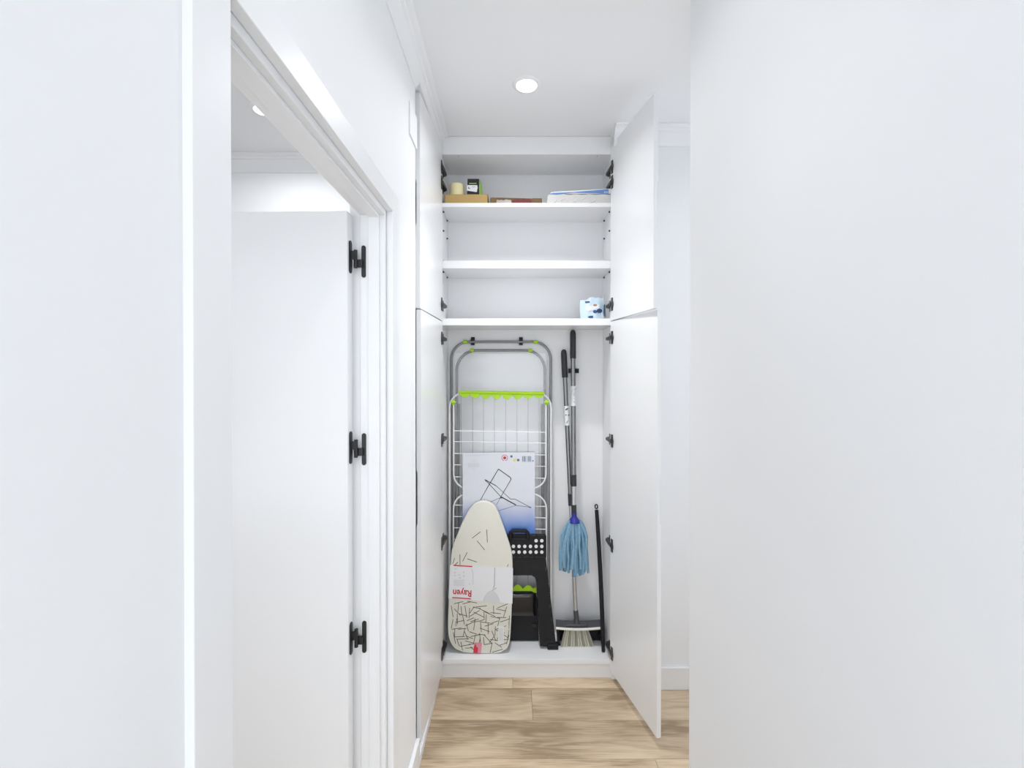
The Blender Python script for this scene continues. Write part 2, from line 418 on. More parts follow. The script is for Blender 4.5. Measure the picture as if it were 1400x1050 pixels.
def closet_door(name, hx, fx, z0, z1, sg, pull, hinges, label):
    """inner face runs from (hx, YC) to free edge at x = fx; sg = +1: thickness to the right"""
    Wd, T = .430, .018
    ay = math.sqrt(Wd*Wd-(fx-hx)**2)
    h0 = Vector((hx, YC-.002, 0)); e1 = Vector((fx-hx, -ay, 0)).normalized(); e2 = Vector((sg*-e1.y, sg*e1.x, 0))
    if e2.x*sg < 0: e2 = -e2
    secs = [(z0, 0), (pull[0]-.012, 0), (pull[0], 1), (pull[1], 1), (pull[1]+.012, 0), (z1, 0)]
    m = MB(); vs = []
    for z, c in secs:
        k = T if not c else T*.72; cc = .0002 if not c else .008
        for wv, tv in ((0,0), (Wd,0), (Wd,k-.0002), (Wd-cc,T), (0,T)):
            p = h0+e1*wv+e2*tv; vs.append(Vector((p.x, p.y, z)))
    fs = [(0,1,2,3,4), tuple(25+i for i in (4,3,2,1,0))]
    for s_ in range(5):
        for i in range(5):
            j = (i+1) % 5; fs.append((s_*5+i, s_*5+j, s_*5+5+j, s_*5+5+i))
    m.add(vs, fs)
    dr = obj(name, m, M_LACQ, cl, label=label)
    xs = XI0 if sg < 0 else XI1
    for zh in hinges:
        g = MB(); R = lambda wv, tv, z: h0+e1*wv-e2*tv+Vector((0,0,z))
        # cup flange on the door, with a raised cup
        pts = [R(.012, 0, zh-.031), R(.030, 0, zh-.031), R(.030, 0, zh+.031), R(.012, 0, zh+.031)]
        g.prism(pts, -e2*.0035)
        g.prism([R(.014+.013*(1+math.cos(t)), .003, zh+.017*math.sin(t)) for t in [2*math.pi*i/12 for i in range(12)]], -e2*.004)
        # arm from the cup to the carcass side
        o1 = R(.022, .005, zh); inn = Vector((xs-sg*.012, YC+.020, zh)); tip = Vector((xs-sg*.014, YC+.062, zh))
        for p, q, hh in ((o1, inn, .0085), (inn, tip, .007)):
            ax = (q-p).normalized(); sd = Vector((-ax.y, ax.x, 0))*.0045
            g.prism([p-sd-Vector((0,0,hh)), q-sd-Vector((0,0,hh)), q+sd-Vector((0,0,hh)), p+sd-Vector((0,0,hh))], (0,0,2*hh))
        # mounting plate with wings on the side panel
        xa, xb = sorted((xs, xs-sg*.004)); g.box(xa, xb, YC+.022, YC+.050, zh-.026, zh+.026)
        xa, xb = sorted((xs, xs-sg*.010)); g.box(xa, xb, YC+.016, YC+.070, zh-.008, zh+.008)
        obj('hinge', g, M_DARKM, dr, bevel=.0006, label='dark metal cup hinge')
    return dr
zs0, zs1, zt0, zt1 = zpx(917), zpx(440.2), zpx(438.6), zpx(201)
closet_door('upper_door', .4743, .553, zt0, zt1, 1, (2.06, 2.24), [zpx(v) for v in (232, 252, 417)], 'upper right closet door')
closet_door('lower_door', .4743, .570, zs0, zs1, 1, (.90, 1.07), [zpx(v) for v in (462, 602, 744, 891)], 'lower right closet door')
closet_door('upper_door', -.341, -.3625, zt0, zt1, -1, (2.08, 2.24), [zpx(v) for v in (232, 253, 417)], 'upper left closet door')
closet_door('lower_door', -.341, -.3595, zs0, zs1, -1, (.90, 1.10), [zpx(v) for v in (463, 601, 741, 891)], 'lower left closet door')

# ------------------------------------------------------------------ things in the closet
def rpath(x0, y0, x1, y1, r, d, n=6, close=True, corners='abcd'):
    """rounded rectangle path in photo pixels -> world points; d is depth or d(y)"""
    D = d if callable(d) else (lambda y: d)
    out = []
    for (cx, cy, a0, key) in ((x0+r, y0+r, math.pi, 'a'), (x1-r, y0+r, 1.5*math.pi, 'b'), (x1-r, y1-r, 0, 'c'), (x0+r, y1-r, .5*math.pi, 'd')):
        for i in range(n+1):
            t = a0+.5*math.pi*i/n
            px, py = cx+r*math.cos(t), cy+r*math.sin(t)
            out.append(at(px, py, D(py)))
    return out
def uarch(x0, y0, x1, y1, r, d, n=6, up=True):
    """open frame: legs at y1, rounded bar at y0"""
    D = d if callable(d) else (lambda y: d)
    pts = [(x0, y1)]
    s_ = 1 if up else -1
    for i in range(n+1):
        t = math.pi+.5*math.pi*i/n; pts.append((x0+r+r*math.cos(t), y0+s_*(r+r*math.sin(t))))
    for i in range(n+1):
        t = 1.5*math.pi+.5*math.pi*i/n; pts.append((x1-r+r*math.cos(t), y0+s_*(r+r*math.sin(t))))
    pts.append((x1, y1))
    return [at(px, py, D(py)) for px, py in pts]
def lin(y0, d0, y1, d1): return lambda y: d0+(d1-d0)*(y-y0)/(y1-y0)
def slab(pts, D, t, mb=None):
    """closed outline in pixels on the surface d = D(y), extruded t metres backwards"""
    mb = mb or MB(); D = D if callable(D) else (lambda y, D=D: D)
    return mb.prism([at(px, py, D(py)) for px, py in pts], (0, t, 0))
def strip(mb, x0, y0, x1, y1, wpx, D, off=.0005, t=.0003):
    D = D if callable(D) else (lambda y, D=D: D)
    dx, dy = x1-x0, y1-y0; L = math.hypot(dx, dy) or 1; nx, ny = -dy/L*wpx/2, dx/L*wpx/2
    q = [(x0+nx, y0+ny), (x1+nx, y1+ny), (x1-nx, y1-ny), (x0-nx, y0-ny)]
    return mb.prism([at(a, b, D(b)-off) for a, b in q], (0, t, 0))
def rect(mb, x0, y0, x1, y1, D, off=.0005, t=.0003): return strip(mb, x0, (y0+y1)/2, x1, (y0+y1)/2, y1-y0, D, off, t)
def disc(mb, cx, cy, r, D, off=.0005, t=.0003, n=14, ry=None):
    D = D if callable(D) else (lambda y, D=D: D); ry = ry or r
    return mb.prism([at(cx+r*math.cos(2*math.pi*i/n), cy+ry*math.sin(2*math.pi*i/n), D(cy)-off) for i in range(n)], (0, t, 0))
def base_d(y): return F*(HC-ZBASE)/(y-511)

# ---- clothes drying rack, folded, hung on two clips
rk = thing('drying_rack', (at(684, 880, 2.41).x, 2.41, ZBASE), 'folded clothes drying rack with grey tubes and lime green clips', 'drying rack')
dR = lin(467, 2.440, 875, 2.415)
ybot = 511+F*(HC-ZBASE)/2.415-1.2
obj('leg_frame', MB().tube(uarch(617, 467.3, 753, ybot, 24, dR, 8), .0072, 10), M_GREYT, rk)
dR2 = lin(479, 2.424, 875, 2.398)
ybot2 = 511+F*(HC-ZBASE)/2.398-1.2
obj('leg_frame', MB().tube(uarch(624.5, 479, 745, ybot2, 27, dR2, 8), .0072, 10), M_GREYT, rk)
dW = lin(536, 2.400, 875, 2.403)
obj('main_frame', MB().tube(rpath(614.8, 536.5, 753.3, 868, 21, dW), .0052, 8, closed=True), M_WHT, rk)
# inner grey stays beside the white frame
for xa, xb in ((623, 618.5), (627.5, 625)):
    obj('stay', MB().tube([at(xa, 552, 2.412), at(xb, 862, 2.405)], .0062, 8), M_GREYT, rk)
for xa, xb in ((741, 743), (747.3, 749)):
    obj('stay', MB().tube([at(xa, 552, 2.412), at(xb, 862, 2.405)], .0062, 8), M_GREYT, rk)
dG = lin(545, 2.394, 805, 2.388)
for xw in (630.6, 646.3, 661.1, 676, 691.4, 706.9, 721.9, 737):
    obj('wire', MB().tube([at(xw, 541, 2.3935), at(xw, 806, 2.388)], .0016, 6), M_WIREG, rk)
# two side wings folded in
dV = lin(548, 2.388, 868, 2.375)
wing1 = uarch(620.2, 668, 746.5, 550, 20, dV, 7, up=False)
obj('wing_frame', MB().tube(wing1, .0044, 8), M_WHT, rk)
for k_, yy in enumerate((589.3, 604, 620.3, 635.8, 652.2)):
    obj('wire', MB().tube([at(620.2, yy-.3, dV(yy)), at(746.5, yy+1.8, dV(yy))], .0023, 6), M_WIRE, rk)
wing2 = uarch(620, 675.5, 747, 845, 20, dV, 7)
obj('wing_frame', MB().tube(wing2, .0044, 8), M_WHT, rk)
for yy in (690.8, 706.5, 722, 737.5, 753, 768.5, 784):
    obj('wire', MB().tube([at(620, yy-.3, dV(yy)), at(747, yy+1.6, dV(yy))], .0023, 6), M_WIRE, rk)
# scalloped lime bars
def scallop(y0, y1, x0, x1, n, amp, d, up):
    pts = [(x0, y0), (x1, y0+1.5)]
    N = n*8
    for i in range(N+1):
        u_ = 1-i/N; sc_ = abs(math.sin(math.pi*u_*n)); env = .55+.45*math.sin(math.pi*u_)
        pts.append((x0+(x1-x0)*u_, y1+1.2*u_+amp*sc_*env))
    m = MB()
    front = [at(a_, b_, d) for a_, b_ in pts]
    return m.prism(front, (0, .004, 0))
obj('scalloped_bar', scallop(534, 539.5, 628, 744, 8, 6.2, 2.3845, False), M_GREEN, rk, smooth=False, bevel=.001)
obj('scalloped_bar', MB().tube([at(628, 536.5, 2.388), at(744, 538.5, 2.388)], .0068, 10), M_GREEN, rk)
obj('scalloped_bar', scallop(809, 804, 628, 744, 8, -6, 2.383, True), M_GREEN, rk, smooth=False, bevel=.001)
# lime collars on the tubes and pivot clips
for xx, yy, dd in ((636.2, 467.3, dR(467)), (732.6, 467.6, dR(467)), (645, 479, dR2(479)), (725, 479.2, dR2(479))):
    obj('collar', MB().tube([at(xx-2.6, yy, dd), at(xx+2.6, yy, dd)], .0098, 12), M_GREEN, rk)
for xx in (620.0, 747.2):
    m = MB(); m.box(-.008, .008, -.009, .006, -.012, .012, M=Matrix.Translation(at(xx, 550, 2.39)))
    m.tube([at(xx-3.5, 550, 2.378), at(xx+3.5, 550, 2.378)], .004, 8)
    obj('pivot_clip', m, M_GREEN, rk, bevel=.003)
# shrink film across the frame
random.seed(3)
ph = [(random.uniform(0, 6.3), random.uniform(10, 34), random.uniform(-4, 4)) for _ in range(5)]
def film(u_, v_):
    x_ = 621+126*u_; y_ = 483+137*v_
    q = sum(math.sin(p_+f_*v_+g_*u_) for p_, f_, g_ in ph)*.0006
    tilt = math.sin(110*v_+9*u_+3*math.sin(7*u_))*.00035+math.sin(42*v_+3*u_+2*math.sin(5*u_))*.0009
    return at(x_, y_, 2.3895+(q+tilt)*.6)
fo = obj('shrink_film', MB().grid(film, 40, 90), M_FILM, rk)
# printed card tucked in front of the wings
D_card = lin(618, 2.366, 735, 2.360)
cz0, cz1 = at(0, 735, 2.36).z, at(0, 618, 2.366).z
def card_mat():
    m = bpy.data.materials.new('printed_card'); m.use_nodes = True; nt = m.node_tree; N = nt.nodes; L = nt.links
    b = N['Principled BSDF']; b.inputs['Roughness'].default_value = .35
    tc = N.new('ShaderNodeTexCoord'); sp = N.new('ShaderNodeSeparateXYZ'); L.new(tc.outputs['Generated'], sp.inputs[0])
    nz = N.new('ShaderNodeTexNoise'); nz.inputs['Scale'].default_value = 3; L.new(tc.outputs['Generated'], nz.inputs['Vector'])
    ma = N.new('ShaderNodeMath'); ma.operation = 'MULTIPLY_ADD'; ma.inputs[1].default_value = .10; L.new(nz.outputs['Fac'], ma.inputs[0]); L.new(sp.outputs['Z'], ma.inputs[2])
    r = N.new('ShaderNodeValToRGB'); L.new(ma.outputs[0], r.inputs[0])
    r.color_ramp.elements[0].position = .04; r.color_ramp.elements[0].color = (.055,.14,.50,1)
    r.color_ramp.elements[1].position = .50; r.color_ramp.elements[1].color = (.72,.74,.80,1)
    e = r.color_ramp.elements.new(.17); e.color = (.11,.24,.62,1)
    e = r.color_ramp.elements.new(.30); e.color = (.36,.44,.70,1)
    e = r.color_ramp.elements.new(.40); e.color = (.58,.61,.74,1)
    L.new(r.outputs[0], b.inputs['Base Color'])
    return m
card = obj('printed_card', slab([(632.8, 619.2), (731.2, 618.4), (731.5, 735), (632.6, 735)], D_card, .002), card_mat(), rk, smooth=False, label='printed white and blue cardboard sleeve')
pk = MB()
# line picture of a rack
P = [((681.5,641.2),(665,669),1.0),((665,669),(657,683.5),.8),((681.5,641.2),(698,653),1.1),((698,653),(698.6,655.5),1.1),((698.6,655.5),(684,680.5),.8),((684,680.5),(679,690),.5),
     ((663.8,656.2),(687,681.5),.8),((663.8,656.2),(678.5,664.3),1.0),((678.5,664.3),(698,682.5),.6),((685.5,679.5),(705.5,690.5),1.4),((698,682.5),(704,682.3),.6),
     ((704,682.3),(725,693.5),.6),((725,693.5),(705.5,691),.5),((705.5,691),(681,698.5),.35),((684,680.5),(669,687),.5),((663.2,655.6),(665.2,658),1.5),((684,681),(687,680),1.6),((724,693.3),(726,694),1.2)]
for (a_, b_), (c_, d_), w_ in P: strip(pk, a_, b_, c_, d_, w_, D_card)
obj('line_picture', pk, M_INK, card, smooth=False)
pm = MB()
for i in range(3): rect(pm, 636, 621.6+i*.9, 668-6*i, 622.0+i*.9, D_card)
for i in range(6): rect(pm, 640, 633.2+i*1.05, 655.2, 633.6+i*1.05, D_card)
for i in range(4): rect(pm, 640+i*4.2, 633, 640.3+i*4.2, 639, D_card)
rect(pm, 644, 631, 652, 631.5, D_card); rect(pm, 645.5, 641.2, 650, 642, D_card); strip(pm, 644.5, 626.5, 651, 629.5, .3, D_card); strip(pm, 651, 626.5, 644.5, 629.5, .3, D_card)
rect(pm, 670, 621.8, 681, 622.3, D_card); rect(pm, 714, 632, 727, 632.6, D_card)
obj('small_print', pm, M_LGREYP, card, smooth=False)
pr = MB(); disc(pr, 690, 626, 2.1, D_card)
for i in range(14):
    if i in (3,): continue
    t0, t1 = 2*math.pi*i/14, 2*math.pi*(i+.9)/14
    strip(pr, 690+4*math.cos(t0), 626+4*math.sin(t0), 690+4*math.cos(t1), 626+4*math.sin(t1), .7, D_card)
obj('round_mark', pr, M_RED, card, smooth=False)
for cx_, cy_, r_ in ((699.3, 624, 1.7), (708.5, 629, 1.8), (728.6, 630, 1.0)): obj('round_mark', disc(MB(), cx_, cy_, r_, D_card), M_SLATE, card, smooth=False)
pn = MB()
bx_ = 714
random.seed(11)
while bx_ < 726:
    w_ = random.choice((.5, .8, 1.1)); 
    if not 719.6 < bx_ < 720.6: rect(pn, bx_, 623.6, bx_+w_, 631, D_card)
    bx_ += w_+random.choice((.4, .6, .8))
obj('barcode', pn, M_SLATE, card, smooth=False)
py_ = MB(); disc(py_, 703.6, 629, 2.0, D_card); obj('round_mark', py_, M_YEL, card, smooth=False)

# wall clips
def clip(cx, cy, wpx, hpx, label, group, d0=YBK):
    t = thing('wall_clip', (at(cx, cy, 2.455).x, YBK, at(cx, cy+hpx/2, 2.455).z), label, 'wall clip', group)
    p = at(cx, cy, 2.45); hw, hh = wpx/2*2.45/F, hpx/2*2.45/F
    return t, p, hw, hh
for cx, lab in ((646.4, 'black clip holding drying rack bar, on its left'), (712.2, 'black clip holding drying rack bar, on its right')):
    t, p, hw, hh = clip(cx, 466.3, 5, 11, lab, 'black clips behind the drying rack')
    obj('back_plate', bx(p.x-hw, p.x+hw, YBK-.006, YBK, p.z-hh, p.z+hh), M_BLKP, t, bevel=.001)
    b0 = at(cx, 467.3, dR(467))
    obj('jaw', bx(p.x-hw, p.x+hw, b0.y-.010, YBK-.006, b0.z+.0078, b0.z+.016), M_BLKP, t, bevel=.001)
    obj('jaw', bx(p.x-hw, p.x+hw, b0.y-.010, YBK-.006, b0.z-.016, b0.z-.0078), M_BLKP, t, bevel=.001)
t, p, hw, hh = clip(783.6, 507, 13, 6, 'black clip gripping the mop pole on closet back', None)
obj('back_plate', bx(p.x-hw, p.x+hw, YBK-.005, YBK, p.z-hh, p.z+hh), M_BLKP, t, bevel=.001)
for sg in (-1, 1):
    xa, xb = sorted((p.x+sg*.0125, p.x+sg*hw)); obj('jaw', bx(xa, xb, YBK-.052, YBK-.005, p.z-hh, p.z+hh), M_BLKP, t, bevel=.001)

# ---- mop
dM = 2.352
dMf = lin(452, 2.436, 714, 2.352)
def pxr(w_, d): return w_/2*d/F
mp = thing('mop', (at(784.5, 787, dM).x, dM, at(784.5, 787, dM).z), 'string mop with light blue strands hanging from a clip', 'mop')
def pole(path, ypx0, ypx1, wpx, d0, d1, n=14):
    xa, xb = path(ypx0), path(ypx1)
    return MB().tube([at(xa, ypx0, d0), at(xb, ypx1, d1)], pxr(wpx, (d0+d1)/2), n)
mx_ = lambda y_: 783.3+(y_-452)*.0055
def grip(path, y0, y1, wpx, D):
    m = MB(); pts, rs = [], []
    for f_, k_ in ((0,.05),(.012,.45),(.035,.72),(.08,.90),(.15,1),(.9,1),(1,1.02)):
        yy = y0+(y1-y0)*f_; pts.append(at(path(yy), yy, D(yy))); rs.append(pxr(wpx, D(yy))*k_)
    return m.tube(pts, rs, 16)
obj('grip', grip(mx_, 451, 490, 8, dMf), M_GRIP, mp)
obj('pole', pole(mx_, 489, 650, 6.6, dMf(489), dMf(650)), M_POLE, mp)
obj('lower_pole', pole(mx_, 650, 692, 5.6, dMf(650), dMf(692)), M_POLEL, mp)
obj('collar', pole(mx_, 649, 664.5, 7.6, dMf(649), dMf(664.5)), M_GRIP, mp)
obj('collar', pole(mx_, 690, 704, 6.8, dMf(690), dMf(704)), M_GRIP, mp)
lb = obj('paper_label', MB().tube([at(mx_(528), 528, dMf(528)), at(mx_(555), 555, dMf(555))], pxr(7.2, dM), 14), M_PAPER, mp)
lp = MB()
for yy, x0, x1, h_ in ((531.5, 785.5, 786.8, 1.5), (533, 781.3, 782, 8), (537, 784.5, 785.7, 5), (544.5, 784, 785.5, .8), (548.5, 784.3, 785.8, 2), (543, 781.4, 782.0, 9)):
    rect(lp, x0, yy, x1, yy+h_, lambda y_: dMf(y_)-.0145)
obj('small_print', lp, M_GREYP, lb, smooth=False)
cB = at(785.2, 714, dM); cT = at(785.2, 701.5, dM); hz = cT.z-cB.z
obj('socket', MB().lathe([(.030, 0), (.030, hz*.12), (.026, hz*.28), (.017, hz*.5), (.0125, hz*.65), (.0125, hz)], cB, 24), M_MOPB, mp)
random.seed(5)
NS = 40
for i in range(NS):
    a_ = 2*math.pi*(i+random.uniform(-.3,.3))/NS; ring = 1.0 if i % 2 else .72
    c0 = Vector((cB.x, cB.y, cB.z+.006))
    cx_, sx_ = math.cos(a_), math.sin(a_)
    fy = .30                                           # flattened against the closet back
    L_ = .262+random.uniform(-.022, .02)-.03*abs(cx_)*(1 if cx_ < 0 else .5)
    pts, rs = [], []
    for t_ in (0, .06, .15, .3, .5, .75, 1.0):
        rad = ring*(.026+.036*min(1, t_*3.2)**.7+.010*t_)
        wob = .004*math.sin(7*t_+i)
        yv = cB.y-.004+sx_*rad*fy*(1 if sx_ < 0 else .0)-.006*(1-ring)
        pts.append(Vector((cB.x+cx_*rad+wob-(.004*t_), min(yv, YBK-.010), c0.z-L_*t_+(.004 if t_ == 0 else 0))))
        rs.append(.0070+.0012*math.sin(3*t_+i))
    obj('strand', MB().tube(pts, rs, 7), M_MOPS[(i*7) % 4], mp)

# ---- broom, leaning behind the mop
br_b = base_d(883)
brm = thing('broom', (at(788, 883, br_b).x, br_b, ZBASE), 'long broom with dark grip and cream bristles behind the mop', 'broom')
bX = lambda y_: 770.7+(y_-478)*(787.2-770.7)/(838-478)
dB = lin(478, 2.452-.012, 850, br_b+.012)
def bpole(y0, y1, wpx): return MB().tube([at(bX(y0), y0, dB(y0)), at(bX(y1), y1, dB(y1))], pxr(wpx, dB(y0)), 14)
obj('grip', grip(bX, 477.5, 516, 8, dB), M_GRIP, brm)
obj('pole', bpole(515, 676, 6.2), M_POLE, brm)
obj('lower_pole', bpole(676, 838, 5.4), M_POLEL, brm)
obj('collar', bpole(675, 691, 7.0), M_GRIP, brm)
lb = obj('paper_label', bpole(555, 581.5, 7.0), M_PAPER, brm)
lp = MB()
for q_ in (((773.2,560.5),(776.4,558.3),1.6),((773,567.5),(774.5,567),1.2),((776.5,567.6),(778.5,567.2),1.2),((774.5,578.5),(776.5,575.3),.7)):
    strip(lp, q_[0][0], q_[0][1], q_[1][0], q_[1][1], q_[2], lambda y_: dB(y_)-.014)
obj('small_print', lp, M_INK, lb, smooth=False)
obj('socket', MB().tube([at(bX(834), 834, dB(834)), at(788.2, 846, dB(846)), at(788.6, 858, br_b+.004)], [pxr(6.4, 2.36), pxr(7.2, 2.36), pxr(11, 2.36)], 14), M_DGREY, brm)
hd = MB()
p0, p1 = at(770.5, 854, br_b), at(805, 862, br_b)
hd.prism([at(x_, y_, br_b-.014) for x_, y_ in ((771, 862.5), (771.5, 857), (776, 854.5), (800, 854.5), (804, 857), (804.5, 862.5))], (0, .034, 0))
obj('head', hd, M_DGREY, brm, bevel=.003)
random.seed(9)
for r_ in range(4):
    for i in range(13):
        u_ = (i+.5*(r_ % 2))/12.5
        xt = 772.5+31*u_; xb_ = 767.8+42.5*u_
        pt = at(xt, 861, br_b-.011+.008*r_); pb = at(xb_, 882.5, br_b-.013+.009*r_); pb.z = ZBASE+.0005+random.uniform(0, .002)
        obj('bristle_tuft', MB().tube([pt, (pt+pb)/2, pb], [.0032, .0042, .0052], 6), M_BRIS if (i+r_) % 3 else M_BRISD, brm)

# ---- long-handled dustpan: black pan hood with cream lip, black stick at its right
ds_d = base_d(893)
dp = thing('dustpan', (at(800, 883, 2.36).x, 2.36, ZBASE), 'black dustpan with cream rim and long black stick handle', 'dustpan')
db_ = br_b+.040
obj('pan', slab([(762, 882.0), (760.5, 857), (764, 851), (821.5, 850.5), (823, 857), (823, 882.0)], lambda y_: db_, .006), M_BLKP, dp, bevel=.002)
for x0, x1, xb0, xb1 in ((760.5, 763, 762, 765), (821, 823.5, 821, 824)):
    m = MB(); pts = [at(x0, 856, db_), at(x1, 856, db_), at(xb1, 881.5, db_), at(xb0, 881.5, db_)]
    for q_ in pts: q_.z = max(q_.z, ZBASE)
    obj('side_wall', m.prism(pts, (0, -.045, 0)), M_BLKP, dp, bevel=.001)
def lipy(u_): return 856.8+2.6*math.sin(math.pi*min(1, u_*1.15+.02))**.8 if u_ < .85 else 856.8+2.6*math.sin(math.pi*min(1, u_*1.15+.02))**.8
def hood(u_, v_):
    x_ = 760.2+61.8*u_; dd = br_b-.022+(db_-br_b+.024)*v_
    q_ = at(x_, 0, dd); z_ = at(0, 857.4+1.8*math.sin(math.pi*u_), br_b-.022).z+.005*v_
    return Vector((q_.x, dd, z_))
m = MB(); m.grid(hood, 20, 4); m.grid(lambda u_, v_: hood(u_, v_)-Vector((0,0,.003)), 20, 4)
obj('hood', m, M_DGREY, dp)
obj('lip', MB().tube([hood(i/24, 0)-Vector((0, .002, .004)) for i in range(25)], .0062, 8), M_CREAMP, dp)
dS = lin(690, 2.440, 893, ds_d)
sX = lambda y_: 815.2+(y_-690)*.0475+1.2*math.sin(math.pi*(y_-690)/203)
pts = [at(sX(y_), y_, dS(y_)) for y_ in (697, 720, 750, 780, 810, 840, 865, 893-2.2)]
obj('handle', MB().tube(pts, [.0095, .0105, .0108, .011, .0112, .0112, .0110, .0085], 12), M_BLKP, dp)
t0 = at(815.3, 692.6, dS(692)); ring_ = [t0+Vector((.0068*math.cos(2*math.pi*i/14), 0, .011*math.sin(2*math.pi*i/14))) for i in range(14)]
obj('hanging_loop', MB().tube(ring_, .0033, 6, closed=True), M_BLKP, dp)
obj('bracket', MB().tube([at(818, 868, db_-.004), at(sX(868), 868, dS(868))], .006, 8), M_BLKP, dp)

# ---- folding step stool
st_d = base_d(889.5)
st = thing('step_stool', (at(709.5, 889, st_d).x, st_d, ZBASE), 'folded black plastic step stool with white grip dots', 'step stool')
dT = lin(731, st_d+.035, 882, st_d+.012)
top_out = [(672, 733), (674, 731), (745.5, 731), (747, 733), (747, 762), (745, 764), (674, 764), (672, 762)]
tp = obj('top_panel', slab(top_out, dT, .016), M_BLKP, st, bevel=.002)
for i in range(9): 
    rr = MB(); rect(rr, 676+i*8, 761.2, 681.5+i*8, 762.6, dT, .002, .003); obj('rib', rr, M_BLKG, tp, bevel=.0005)
for i in range(3):
    rr = MB(); rect(rr, 728+i*6.5, 731.6, 732+i*6.5, 733, dT, .002, .003); obj('rib', rr, M_BLKG, tp, bevel=.0005)
for yy, row in ((739.5, (0, 1, 8, 9)), (747.2, range(10)), (755, range(10))):
    for i in row:
        dm = MB(); disc(dm, 670.9+7.76*i if i < 10 else 0, yy, 2.35, dT, .0022, .003, 14)
        if 670.9+7.76*i < 674: continue
        obj('grip_dot', dm, M_PAPER, tp, bevel=.0006)
# carrying handle
hp = MB()
outer = rpath(696.2, 723.4, 723.2, 738.5, 3, dT(731)-.006)
m = MB(); m.tube([at(698, 738, dT(735)-.004), at(698.4, 728, dT(735)-.006), at(700.4, 725.8, dT(735)-.006), at(719, 725.8, dT(735)-.006), at(721, 728, dT(735)-.006), at(721.4, 738, dT(735)-.004)], .0102, 8)
m.tube([at(697, 737, dT(735)-.004), at(722.4, 737, dT(735)-.004)], .0065, 8)
obj('handle', m, M_BLKP, st)
for i in range(8):
    obj('handle_ridge', MB().tube([at(701.5+i*2.4, 723.0, dT(731)-.006), at(701.5+i*2.4, 727.4, dT(731)-.006)], .0040, 6), M_BLKP, st)
# front leg panel: inverted U with splayed legs
fz = at(0, 886, st_d).z
def legs():
    o_ = [(673, 763.5), (746.4, 763.5), (760.5, 884), (738.5, 884), (733.2, 796), (731.5, 790), (727, 787), (692, 787), (687.5, 790), (685.8, 796), (680.5, 884), (658.5, 884)]
    return slab(o_, lin(763, st_d+.034, 884, st_d+.004), .022)
obj('leg_panel', legs(), M_BLKP, st, bevel=.002)
obj('cross_panel', slab([(690, 767), (730, 767), (730, 783), (690, 783)], lambda y_: st_d+.0325, .004), M_BLKP, st, bevel=.001)
for sg in (-1, 1):
    for i in range(6):
        yy = 775+i*17; f_ = (yy-763.5)/(884-763.5); xo = 709.5+sg*(37+14*f_)
        m = MB(); rect(m, min(xo-sg*1, xo-sg*3.0), yy, max(xo-sg*1, xo-sg*3.0), yy+6, lin(763, st_d+.034, 884, st_d+.004), .0025, .004)
        obj('edge_notch', m, M_BLKG, st)
    m = MB(); x0, x1 = sorted((709.5+sg*39, 709.5+sg*54))
    q_ = [at(x0, 880, st_d-.002), at(x1, 880, st_d-.002)]
    m.box(q_[0].x, q_[1].x, st_d-.004, st_d+.030, ZBASE, ZBASE+.026); obj('foot', m, M_BLKP, st, bevel=.004)
# rear leg panel seen through the opening
dI = base_d(877.5)-.006
inner = [(683.5, 876.0), (684.5, 820), (686.5, 812), (692, 808.5), (727, 808.5), (732.5, 812), (734.8, 820), (736.5, 876.0)]
obj('rear_leg_panel', slab(inner, dI, .008), M_BLKP, st, bevel=.002)
bulge = MB()
def bl(u_, v_):
    x_ = 686+47*u_; y_ = 811+31*v_
    k_ = (1-(2*u_-1)**8)*(1-(2*v_-1)**6)
    return at(x_, y_, dI-.001-.012*k_)
obj('shiny_tread', bulge.grid(bl, 20, 14), M_BLKG, st)
obj('latch', slab([(727, 853), (733, 853), (733.5, 858), (728, 858)], dI-.006, .008), M_BLKG, st, bevel=.001)

# ---- table-top ironing board
ib_b = base_d(894.5)
bdl = lin(685, ib_b+.042, 895, ib_b-.006)
ib = thing('ironing_board', (at(656, 895, ib_b).x, ib_b, ZBASE), 'small cream ironing board printed with black sticks, upright', 'ironing board')
OUT = [(658.2,685),(650,688.2),(645,692.5),(640,698.8),(633,712),(622.9,736),(619,747),(617,754),(616,767),(615.6,776),(613.5,820),(612,848),(612.2,866),(614.3,877),(619,885),(625,889.8),(634,893.6),(650,894.6),(668,895.2),(680,895.0),(688,892.4),(694,887),(697,880),(698.6,860),(700.3,820),(701,778),(700.9,767),(699.6,753),(694.9,738.6),(689,721.4),(682.3,703),(677.6,693),(671.5,688),(665,685.6)]
def smooth_loop(p, it=2):
    for _ in range(it):
        q = []
        for i in range(len(p)):
            a_, b_ = p[i], p[(i+1) % len(p)]
            q += [(a_[0]*.75+b_[0]*.25, a_[1]*.75+b_[1]*.25), (a_[0]*.25+b_[0]*.75, a_[1]*.25+b_[1]*.75)]
        p = q
    return p
LOOP = smooth_loop(OUT, 2)
def board_mesh():
    m = MB(); n = len(LOOP); cx_, cy_ = 657, 795
    rings = [(0, .030, .985), (0, .012, 1.0), (0, .005, .996), (0, .0012, .985), (0, 0, .965)]
    vs = []
    for _, off, sc_ in rings:
        for px, py in LOOP:
            qx, qy = cx_+(px-cx_)*sc_, cy_+(py-cy_)*(1-(1-sc_)*.5)
            v = at(qx, qy, bdl(qy)); v.y += off; vs.append(v)
    fs = []
    for r_ in range(len(rings)-1):
        for i in range(n):
            j = (i+1) % n; fs.append((r_*n+i, r_*n+j, (r_+1)*n+j, (r_+1)*n+i))
    fs.append(list(range(n))); fs.append([(len(rings)-1)*n+i for i in range(n-1, -1, -1)])
    return m.add(vs, fs)
bm_ = board_mesh()
lowz = min(p.z for p in bm_.v)
